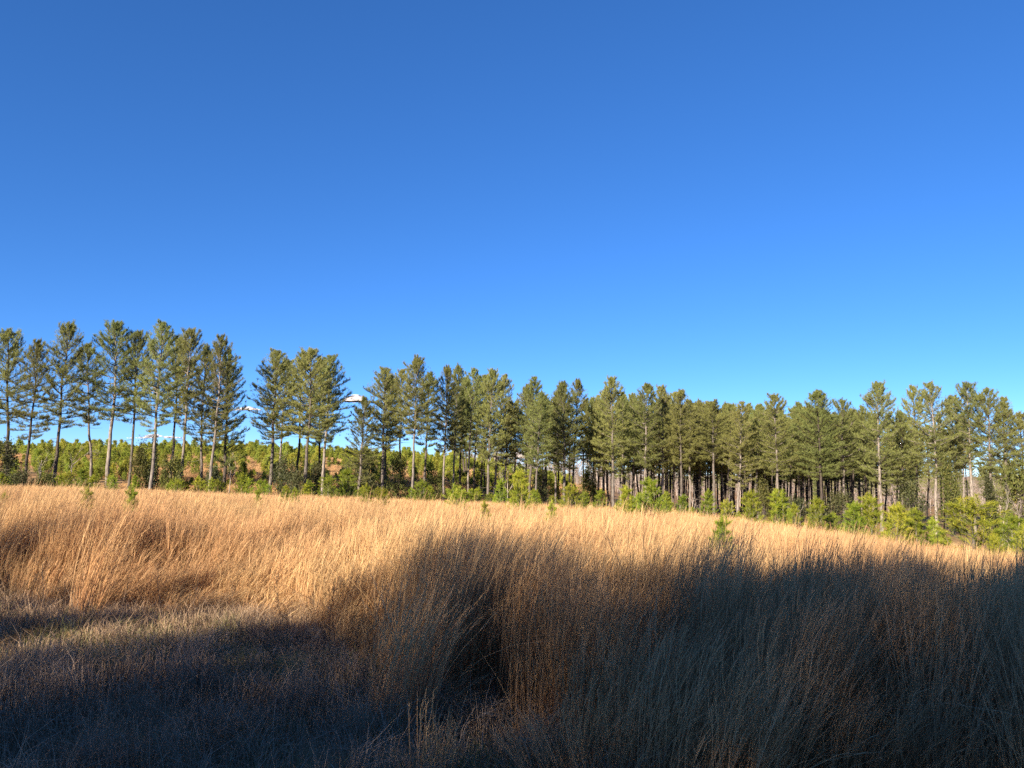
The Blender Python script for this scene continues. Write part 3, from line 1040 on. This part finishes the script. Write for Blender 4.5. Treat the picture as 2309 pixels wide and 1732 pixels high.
BARE = [make_bare(500 + k, 4.0, M_GREYBARK, 4, 0.5, 0.045).mesh('stem', [M_GREYBARK]) for k in range(3)]
BAREW = [make_bare(520 + k, 12.0, M_WOODS, 5, 0.5, 0.13).mesh('bare_tree', [M_WOODS]) for k in range(4)]


def bare(px, top_py, Y, me, wide, label, name='bare_sapling'):
    t = on_depth(px, top_py, Y)
    z = gz(t[0], Y)
    o = link(name, me, None, label, 'sapling', 'bare saplings among the pines')
    o.location = (t[0], Y, z)
    o.scale = (wide, wide, (t[2] - z) / 4.0)
    o.rotation_euler = (0, 0, rngT.uniform(0, 6.28))


bare(92, 1005, 72, BARE[0], 1.0, 'bare thin sapling between the second and third leaning pines at left')
bare(112, 1015, 74, BARE[2], 0.8, 'dark bare sapling touching the airy leaning pine')
bare(172, 990, 76, BARE[1], 1.1, 'bare pale sapling left of the shorter pine in the left cluster')
bare(520, 1000, 80, BARE[1], 0.9, 'bare twiggy sapling below the wide sky gap')
bare(1132, 1020, 84, BARE[0], 1.1, 'pale bare sapling left of the tall bushy middle young pine')
bare(1143, 1035, 82, BARE[1], 1.0, 'pale bare many stemmed sapling beside another in the middle')
bare(1560, 1090, 78, BARE[2], 0.9, 'bare sapling with flat twigs in the dark stand')
bare(1803, 1110, 66, BARE[0], 0.9, 'pale bent bare sapling before the dark stand')
bare(2250, 1080, 58, BARE[2], 0.9, 'white forked bare sapling right of the largest young pine')
bare(2285, 1085, 60, BARE[0], 1.2, 'bare tangled sapling at the right edge')

# far bare hardwoods beyond the stand: one mass
rngW = np.random.default_rng(9)
WP = [joined(p_) for p_ in (PINES_FULL[1], PINES_FULL[3], PINES_LOW[0])]
pw = []
while len(pw) < 480:
    y = rngW.uniform(190, 420)
    a = rngW.uniform(-0.09, 0.8)
    if a < 0 and y < 250:
        continue
    pw.append((a * y, y))
while len(pw) < 1150:
    y = rngW.uniform(420, 1000)
    pw.append((rngW.uniform(-0.12, 0.82) * y, y))
pw = np.array(pw)
n_ = len(pw)
sw = rngW.uniform(0.55, 1.3, (n_, 1)) * np.where(pw[:, 1:] > 420, 1.45, 1.0) * np.ones((1, 3))
sel = rngW.uniform(0, 1, n_) < 0.2
scatter('far_woods', BAREW + WP, np.stack([pw[:, 0], pw[:, 1], ground_z(pw[:, 0], pw[:, 1])], 1), np.stack([0 * pw[:, 0], 0 * pw[:, 0], rngW.uniform(0, 6.28, n_)], 1),
        sw, np.where(sel, rngW.integers(4, 7, n_), rngW.integers(0, 4, n_)), 'grey brown mass of bare hardwood trees beyond the pine trunks', 'woods')


# ------------------------------------------------------------------ grasses
LEAN = np.array([0.105, 0.015])     # the wind has laid the tops over to the right


def make_bunch(seed, n=60, H=1.15, spread=0.16, lean=1.0, w=0.0048, curl=1.0, hairs=6):
    rng = np.random.default_rng(seed)
    s = Soup()
    k = 6
    u = np.linspace(0, 1, k)
    th = rng.uniform(0, 6.28, n)
    rr = spread * np.sqrt(rng.uniform(0, 1, n))
    base = np.stack([rr * np.cos(th), rr * np.sin(th)], 1)
    h = H * rng.uniform(0.62, 1.08, n)
    out = base / spread * rng.uniform(0.02, 0.16, (n, 1)) + rng.normal(0.04, 0.085, (n, 2))
    ln = LEAN * lean * rng.uniform(0.3, 1.5, (n, 1)) * curl
    ln = np.where(rng.uniform(0, 1, (n, 1)) < 0.07, rng.normal(0.1, 0.5, (n, 2)), ln)
    xy = base[:, None, :] + out[:, None, :] * (u[None, :, None] * h[:, None, None]) + ln[:, None, :] * (u[None, :, None] ** 1.8) * h[:, None, None]
    z = h[:, None] * (u[None, :] - 0.13 * (u[None, :] ** 3) * (ln[:, :1] / 0.3).clip(0, 2.5))
    P = np.concatenate([xy, z[..., None]], 2)
    tone = rng.uniform(0, 1, n)
    s.ribbons(P, w * np.array([0.9, 1.0, 0.95, 0.9, 0.8, 0.25]), tone, rng)
    # leaf blades and feathery racemes along the upper half
    m_ = n * 3
    who = rng.integers(0, n, m_)
    uu = rng.uniform(0.35, 0.97, m_)
    i0 = np.clip((uu * (k - 1)).astype(int), 0, k - 2)
    f = uu * (k - 1) - i0
    q = P[who, i0] * (1 - f)[:, None] + P[who, i0 + 1] * f[:, None]
    d = P[who, i0 + 1] - P[who, i0]
    d /= np.linalg.norm(d, axis=1, keepdims=True)
    az = rng.uniform(0, 6.28, m_)
    dv = d + np.stack([np.cos(az), np.sin(az), np.zeros(m_)], 1) * rng.uniform(0.04, 0.24, (m_, 1))
    L = rng.uniform(0.12, 0.3, (m_, 1)) * H
    mid = q + dv * L * 0.5
    tip = q + dv * L + np.array([0.02, 0, -0.015])
    Pr = np.stack([q, mid, tip], 1)
    s.ribbons(Pr, w * np.array([0.7, 0.9, 0.2]), np.clip(tone[who] + rng.normal(0.08, 0.12, m_), 0, 1), rng)
    s.rise[-1] = np.repeat(np.clip(uu + 0.05, 0, 1), 6)
    # feathery hairs of the seed heads
    hh_ = n * hairs
    who = rng.integers(0, n, hh_)
    uu = rng.uniform(0.55, 1.0, hh_) ** 0.7
    i0 = np.clip((uu * (k - 1)).astype(int), 0, k - 2)
    f = uu * (k - 1) - i0
    q = P[who, i0] * (1 - f)[:, None] + P[who, i0 + 1] * f[:, None]
    d = P[who, i0 + 1] - P[who, i0]
    d /= np.linalg.norm(d, axis=1, keepdims=True)
    s.needles(q, d, 1, 0.045 * H, w * 0.9, 0.42, rng, np.clip(tone[who] + 0.2, 0, 1))
    s.rise[-1] = np.full(hh_ * 3, 0.95)
    # basal leaves
    nb = n // 2
    th = rng.uniform(0, 6.28, nb)
    hb = H * rng.uniform(0.25, 0.6, nb)
    fan = rng.uniform(0.1, 0.35, nb)
    b0 = np.stack([np.cos(th) * spread * 0.6, np.sin(th) * spread * 0.6, 0 * th], 1)
    b1 = b0 + np.stack([np.cos(th) * fan * hb * 0.4 + 0.05 * hb, np.sin(th) * fan * hb * 0.4, hb * 0.65], 1)
    b2 = b1 + np.stack([np.cos(th) * fan * hb * 0.8 + 0.12 * hb, np.sin(th) * fan * hb * 0.8, hb * 0.25], 1)
    s.ribbons(np.stack([b0, b1, b2], 1), w * np.array([1.0, 1.0, 0.2]), rng.uniform(0, 1, nb), rng)
    s.rise[-1] = s.rise[-1] * 0.35
    return s


TALL = [make_bunch(600 + k, int(n * 1.2), h, sp, ln)
        .mesh('grass', [M_TALL]) for k, (n, h, sp, ln) in enumerate([
    (60, 1.15, 0.16, 1.0), (48, 1.2, 0.13, 1.25), (70, 1.05, 0.2, 0.8), (55, 1.25, 0.15, 1.1), (40, 0.95, 0.18, 0.9), (65, 1.15, 0.22, 1.3)])]
TALLF = [make_bunch(620 + k, int(n * 1.25), h, sp, ln, w=0.0105).mesh('grass', [M_TALL]) for k, (n, h, sp, ln) in enumerate([
    (45, 1.1, 0.34, 1.0), (45, 1.15, 0.3, 1.2), (50, 1.05, 0.4, 0.9)])]
rngG = np.random.default_rng(31)
TALLN = [make_bunch(650 + k, int(n * 1.35), h, sp, ln, w=0.0041, hairs=3).mesh('grass', [M_TALL]) for k, (n, h, sp, ln) in enumerate([
    (60, 1.15, 0.16, 1.0), (48, 1.2, 0.13, 1.25), (70, 1.05, 0.2, 0.8), (55, 1.25, 0.15, 1.1), (40, 0.95, 0.18, 0.9), (65, 1.15, 0.22, 1.3)])]
for k_ in range(2):
    sp_ = make_bunch(640 + k_, 6, 1.2, 0.18, 2.8, w=0.0042)
    sp_.tone = [np.full(len(t_), 0.98) for t_ in sp_.tone]
    TALLN.append(sp_.mesh('grass', [M_TALL]))


def vnoise(x, y, s, seed):
    r = np.random.default_rng(seed)
    out = np.zeros_like(x)
    for k in range(7):
        a = r.uniform(0, 6.28)
        f = s * r.uniform(0.5, 1.8)
        out += np.sin((x * math.cos(a) + y * math.sin(a)) * f + r.uniform(0, 6.28))
    return out / 2.6


def field_points(dens, d0, d1, amax=0.86):
    area = amax * (d1 ** 2 - d0 ** 2)
    n = int(area * dens)
    y = np.sqrt(rngG.uniform(d0 ** 2, d1 ** 2, n))
    x = rngG.uniform(-amax, amax, n) * y
    return x, y


def place_tall(dens, d0, d1, protos, name, hs, label, keepfn):
    x, y = field_points(dens, d0, d1, 1.5 if d1 < 20 else 0.95)
    k = keepfn(x, y)
    x, y = x[k], y[k]
    n = len(x)
    patch = vnoise(x, y, 0.9, 4)
    h = hs * np.clip(rngG.normal(0.90, 0.13, n) + 0.12 * patch, 0.42, 1.15)
    # lower towards the open front of the stand
    h *= np.clip(0.5 + (y - near_edge(x, y)) / 3.0, 0.42, 1.0)
    # swales of the wind: the lean swings a little from patch to patch
    rz = 0.35 * vnoise(x, y, 0.25, 8) + rngG.normal(0, 0.55, n)
    rot = np.stack([rngG.normal(0, 0.05, n), rngG.normal(0.02, 0.06, n), rz], 1)
    w = rngG.uniform(0.85, 1.25, n)
    scl = np.stack([w, w, h], 1)
    P = np.stack([x, y, ground_z(x, y) - 0.01], 1)
    return scatter(name, protos, P, rot, scl, rngG.integers(0, len(protos), n), label, 'grass'), n


def in_tall(x, y):
    clear = np.zeros(len(x), bool)
    for px, py, Yd, kd, wd, lb in YP:
        if Yd < 44:
            xc = on_depth(px, py, Yd)[0]
            clear |= (np.abs(x - xc * (y / Yd)) < 0.45 * wd + 0.1) & (y > Yd - 2.6) & (y < Yd + 0.5)
    ne = near_edge(x, y) + 0.7 * vnoise(x, y, 1.3, 12)
    return (y > ne) & (y < field_edge(x, y)) & ~clear


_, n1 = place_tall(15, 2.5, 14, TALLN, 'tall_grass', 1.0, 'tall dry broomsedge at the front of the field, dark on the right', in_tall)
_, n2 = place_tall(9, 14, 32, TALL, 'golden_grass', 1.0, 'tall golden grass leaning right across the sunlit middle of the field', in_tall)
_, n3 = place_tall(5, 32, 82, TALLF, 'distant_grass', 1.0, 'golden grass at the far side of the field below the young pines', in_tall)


def beyond(x, y):
    return (y > field_edge(x, y)) & (x / y < 0.3 + 0 * x)


xb, yb = field_points(1.1, 60, 225)
kb = beyond(xb, yb) & (xb / yb < 0.12) & (vnoise(xb, yb, 0.12, 3) > -0.5)
xb, yb = xb[kb], yb[kb]
nb_ = len(xb)
wb = rngG.uniform(1.0, 1.8, nb_)
scatter('hillside_grass', TALLF, np.stack([xb, yb, ground_z(xb, yb)], 1), np.stack([0 * xb, 0 * xb, rngG.normal(0, 0.4, nb_)], 1),
        np.stack([wb, wb, rngG.uniform(0.55, 0.9, nb_)], 1), rngG.integers(0, 3, nb_), 'thin orange grass showing between young pines on the hillside', 'grass')
print('grass', n1, n2, n3, nb_)


def make_tuft(seed, mat, n=70, H=0.3, spread=0.2, w=0.004):
    rng = np.random.default_rng(seed)
    s = Soup()
    th = rng.uniform(0, 6.28, n)
    rr = spread * np.sqrt(rng.uniform(0, 1, n))
    b0 = np.stack([rr * np.cos(th), rr * np.sin(th), 0 * th], 1)
    h = H * rng.uniform(0.4, 1.15, n)
    th2 = rng.uniform(0, 6.28, n)
    fan = rng.uniform(0.1, 0.8, n)
    dirv = np.stack([np.cos(th2) + 0.4, np.sin(th2), 0 * th], 1)
    b1 = b0 + dirv * (fan * h * 0.35)[:, None] + np.array([0, 0, 1]) * (h * 0.6)[:, None]
    b2 = b1 + dirv * (fan * h * 0.7)[:, None] + np.array([0, 0, 1]) * (h * rng.uniform(-0.1, 0.4, n))[:, None]
    s.ribbons(np.stack([b0, b1, b2], 1), w * np.array([1.0, 0.9, 0.2]), rng.uniform(0, 1, n), rng)
    return s.mesh('grass', [mat])


SHORT = [make_tuft(700 + k, M_SHORT, 80, h, sp) for k, (h, sp) in enumerate([(0.30, 0.2), (0.22, 0.26), (0.36, 0.16)])] + [make_tuft(710, M_GREENG, 90, 0.2, 0.24), make_tuft(711, M_GREENG, 80, 0.26, 0.2)]
x, y = field_points(26, 2.2, 13.5, 1.4)
k = (y < near_edge(x, y) + 1.4 + 0.6 * vnoise(x, y, 1.3, 12)) | (rngG.uniform(0, 1, len(x)) < 0.3)
x, y = x[k], y[k]
n_ = len(x)
green = vnoise(x, y, 0.9, 21) + rngG.normal(0, 0.3, n_) > 0.6
idx = np.where(green, rngG.integers(3, 5, n_), rngG.integers(0, 3, n_))
hh = np.clip(1.0 + 0.3 * vnoise(x, y, 1.4, 5) + rngG.normal(0, 0.15, n_), 0.4, 1.8)
w = rngG.uniform(0.8, 1.3, n_)
scatter('short_grass', SHORT, np.stack([x, y, ground_z(x, y) - 0.01], 1), np.stack([rngG.normal(0, 0.1, n_), rngG.normal(0, 0.1, n_), rngG.uniform(0, 6.28, n_)], 1),
        np.stack([w, w, hh], 1), idx, 'short matted dry grass in the blue shade of the left foreground', 'grass')

x, y = field_points(2.2, 3.0, 11.5, 1.4)
k = (y < near_edge(x, y) + 1.0) & (vnoise(x, y, 1.2, 33) + rngG.normal(0, 0.5, len(x)) > -0.2)
x, y = x[k], y[k]
n_ = len(x)
hh = np.clip(0.30 + 0.10 * vnoise(x, y, 0.8, 2) + 0.06 * (y - near_edge(x, y)).clip(-3, 1) + rngG.normal(0, 0.07, n_), 0.15, 0.7)
scatter('low_grass', TALLN, np.stack([x, y, ground_z(x, y) - 0.01], 1), np.stack([rngG.normal(0, 0.12, n_), rngG.normal(0.05, 0.12, n_), rngG.uniform(0, 6.28, n_)], 1),
        np.stack([rngG.uniform(0.7, 1.2, n_)] * 2 + [hh], 1), rngG.integers(0, 8, n_), 'knee high loose dry bunches scattered through the short grass at left', 'grass')

# single bunches that stand out
def bunch(px, base_py, Y, seed, n, H, sp, ln, label, curl=1.0):
    c_ = on_depth(px, base_py, Y)
    o = link('grass_clump', make_bunch(seed, n, H, sp, ln, curl=curl).mesh('grass_clump', [M_TALL]), None, label, 'grass clump', 'grass clumps that stand out of the field')
    o.location = (c_[0], Y, gz(c_[0], Y) - 0.01)


bunch(190, 1400, 9.3, 801, 110, 1.25, 0.17, 1.7, 'tall dark clump leaning right in short grass at the left foreground')
bunch(45, 1390, 9.6, 802, 40, 0.7, 0.15, 1.9, 'low pale arching clump at the left edge before the dark grass')
bunch(905, 1520, 5.6, 803, 120, 1.0, 0.24, 1.6, 'pale clump with arching stems at the left front of the shaded tall grass', 1.3)
bunch(965, 1480, 6.4, 804, 130, 1.35, 0.24, 1.3, 'tallest dark clump rising into the sunlit grass left of centre')
bunch(1480, 1420, 6.6, 805, 110, 1.35, 0.2, 1.4, 'dark leaning clump rising into sunlit grass right of centre')
bunch(975, 1640, 4.3, 806, 34, 0.55, 0.1, 0.6, 'short pale broken clump low in the dark middle foreground')

# dried weeds
WEEDS = []
for k in range(4):
    rng = np.random.default_rng(900 + k)
    s = Soup()
    H = 0.8
    P = np.stack([np.cumsum(rng.normal(0, 0.012, 7)), np.cumsum(rng.normal(0, 0.012, 7)), np.linspace(-0.03, H, 7)], 1)
    s.tube(P, np.linspace(0.0035, 0.0014, 7), 4)
    for b in range(rng.integers(6, 13)):
        u = rng.uniform(0.3, 0.95)
        q = np.array([np.interp(u, np.linspace(0, 1, 7), P[:, c]) for c in range(3)])
        az = rng.uniform(0, 6.28)
        L = rng.uniform(0.08, 0.26) * (1.2 - u * 0.6)
        tip = q + L * np.array([math.cos(az) * 0.55, math.sin(az) * 0.55, 0.83])
        s.tube(np.array([q, (q + tip) / 2 + rng.normal(0, 0.008, 3), tip]), [0.0025, 0.002, 0.0015], 3)
        for e in range(3):
            a2 = rng.uniform(0, 6.28)
            t2 = tip + 0.03 * np.array([math.cos(a2), math.sin(a2), 0.8])
            s.tube(np.array([tip, t2]), [0.0016, 0.0012], 3)
    WEEDS.append(s.mesh('dead_weed', [M_WEED]))
rngD = np.random.default_rng(17)
wp = [(20, 9.3), (95, 9.0), (150, 8.7), (262, 9.2), (310, 8.8), (358, 8.9), (390, 8.4), (452, 8.6), (530, 8.7), (630, 8.9), (660, 8.3), (750, 8.6), (740, 7.4), (135, 7.0), (85, 7.6), (175, 6.6), (460, 5.2), (720, 5.6), (655, 6.4), (420, 7.3), (12, 7.9), (800, 7.0), (1030, 6.6), (1150, 6.2), (370, 6.0)]
for k, (px, Yd) in enumerate(wp):
    c_ = on_depth(px, 1400, Yd)
    o = link('dead_weed', WEEDS[k % 4], None, 'thin dark dried weed stalk standing in the shaded short grass', 'dead weed', 'dried weeds in the foreground')
    o.location = (c_[0], Yd, gz(c_[0], Yd))
    o.rotation_euler = (rngD.normal(0, 0.08), rngD.normal(0.05, 0.1), rngD.uniform(0, 6.28))
    sc_ = rngD.uniform(0.55, 1.0)
    o.scale = (0.9, 0.9, sc_)


# ------------------------------------------------------------------ clouds low over the horizon
def cloud(px, py, wpx, hpx, D, seed, label):
    rng = np.random.default_rng(seed)
    c_ = on_depth(px, py, D)
    Wc, Hc = wpx * D / F0, hpx * D / F0
    import bmesh
    bm = bmesh.new()
    nb = 46
    for k in range(nb):
        u = rng.uniform(-1, 1)
        r = Hc * rng.uniform(0.22, 0.5) * (1.05 - 0.7 * abs(u))
        base = bmesh.ops.create_icosphere(bm, subdivisions=2, radius=1.0)
        zc = rng.uniform(0, 1) ** 1.5 * (1 - abs(u)) * Hc * 0.55
        off = np.array([u * Wc / 2, rng.uniform(-0.5, 0.5) * Hc, zc])
        for v in base['verts']:
            p_ = np.array(v.co)
            d_ = 1 + 0.16 * math.sin(p_[0] * 5 + k) * math.cos(p_[2] * 6 + k * 2) + 0.1 * math.sin(p_[1] * 9 + k)
            q_ = off + p_ * d_ * r * np.array([1.9, 1.3, 0.75])
            q_[2] = max(q_[2], -0.04 * Hc + 0.02 * Hc * math.sin(q_[0] * 0.02))
            v.co = Vector(q_)
    me = bpy.data.meshes.new('cloud')
    bm.to_mesh(me)
    bm.free()
    for f_ in me.polygons:
        f_.use_smooth = True
    me.materials.append(M_CLOUD)
    o = link('cloud', me, None, label, 'cloud', 'clouds low above the hill')
    o.location = c_


cloud(800, 905, 44, 26, 5000, 1, 'small bright white cloud in the gap between pine clusters')
cloud(560, 925, 60, 14, 5200, 2, 'thin white cloud strip in the wide sky gap')
cloud(350, 988, 130, 14, 6500, 4, 'white cloud bank low behind the pale trunks at left')
cloud(1180, 1032, 130, 26, 6400, 8, 'pale cloud behind the trunks in the middle')

# ------------------------------------------------------------------ the wood behind the viewpoint, whose shade covers the foreground
rngB = np.random.default_rng(3)
edge = [  # photo px, distance, height above ground where the shade ends
    (-500, 8.5, 0.0), (-200, 8.4, 0.0), (-60, 8.1, 0.0), (20, 11.0, 0.5), (130, 11.0, 0.5), (200, 8.4, 0.0), (300, 8.4, 0.0), (420, 8.7, 0.0), (560, 8.9, 0.05), (700, 8.8, 0.1), (820, 8.9, 0.15),
    (950, 9.0, 0.85), (1030, 8.7, 0.85), (1100, 8.4, 0.85), (1180, 8.4, 0.9), (1250, 8.4, 0.9), (1320, 8.6, 0.95), (1400, 8.0, 0.85), (1500, 8.0, 0.85), (1600, 8.2, 0.9), (1700, 8.6, 1.0), (1800, 11.0, 1.0), (1900, 13.0, 0.95),
    (2050, 15.0, 1.0), (2200, 18.0, 1.05), (2400, 19.0, 1.0), (2700, 20.0, 1.0), (3000, 20, 1.0), (3300, 20, 1.0)]
BP, BS = [], []
yt = -26.0


def caster(x, y, z, yt):
    t = (y - yt) / (math.cos(SUN_EL) * math.cos(SUN_AZ))
    return x + SUN[0] * t, z + SUN[2] * t


ex, ez = [], []
for px, d_, hz in edge:
    x_ = (px - W0 / 2) / F0 * d_
    cx_, cz_ = caster(x_, d_, gz(x_, d_) + hz, yt)
    ex.append(cx_)
    ez.append(cz_ + 0.68)
od = np.argsort(ex)
ex, ez = np.array(ex)[od], np.array(ez)[od]
xs = np.arange(min(ex) - 45, max(ex) + 45, 1.7)
for rw, (dy, dz) in enumerate([(0.0, 0.0), (-1.4, 0.25)]):
    for x_ in xs + rw * 0.55:
        BP.append((x_ + rngB.normal(0, 0.25), yt + dy + rngB.normal(0, 0.3)))
        BS.append(np.interp(x_ - SUN[0] / SUN[1] * dy, ex, ez) + dz + rngB.uniform(-0.35, 0.3))
for rw in range(2, 7):
    for x_ in np.arange(min(ex) - 45, max(ex) + 45, 3.4):
        BP.append((x_ + rngB.normal(0, 0.6), yt - rw * 3.0 + rngB.normal(0, 0.6)))
        BS.append((np.interp(x_ + 1.9 * rw, ex, ez) - 0.3 + rw * 3.0 * math.tan(SUN_EL) / math.cos(SUN_AZ) * 0.86) * rngB.uniform(0.9, 0.985))
BP, BS = np.array(BP), np.array(BS)
nbk = len(BP)
zb_ = ground_z(BP[:, 0], BP[:, 1])
SPARSE = [joined(make_pine(110 + k, cb=0.3, width=5.0, dens=0.49, openness=0.15)[:2]) for k in range(3)]
scatter('pine_wood', SPARSE, np.column_stack([BP, zb_]), np.stack([0 * zb_, 0 * zb_, rngB.uniform(0, 6.28, nbk)], 1),
        np.stack([np.where(BP[:, 1] > yt - 3, 0.75, 1.05)] * 2 + [(BS - zb_) / 16.0], 1), rngB.integers(0, 3, nbk), 'pine wood behind the viewpoint that shades the foreground grass', 'woods')
print('casters', nbk, BS.min(), BS.max())
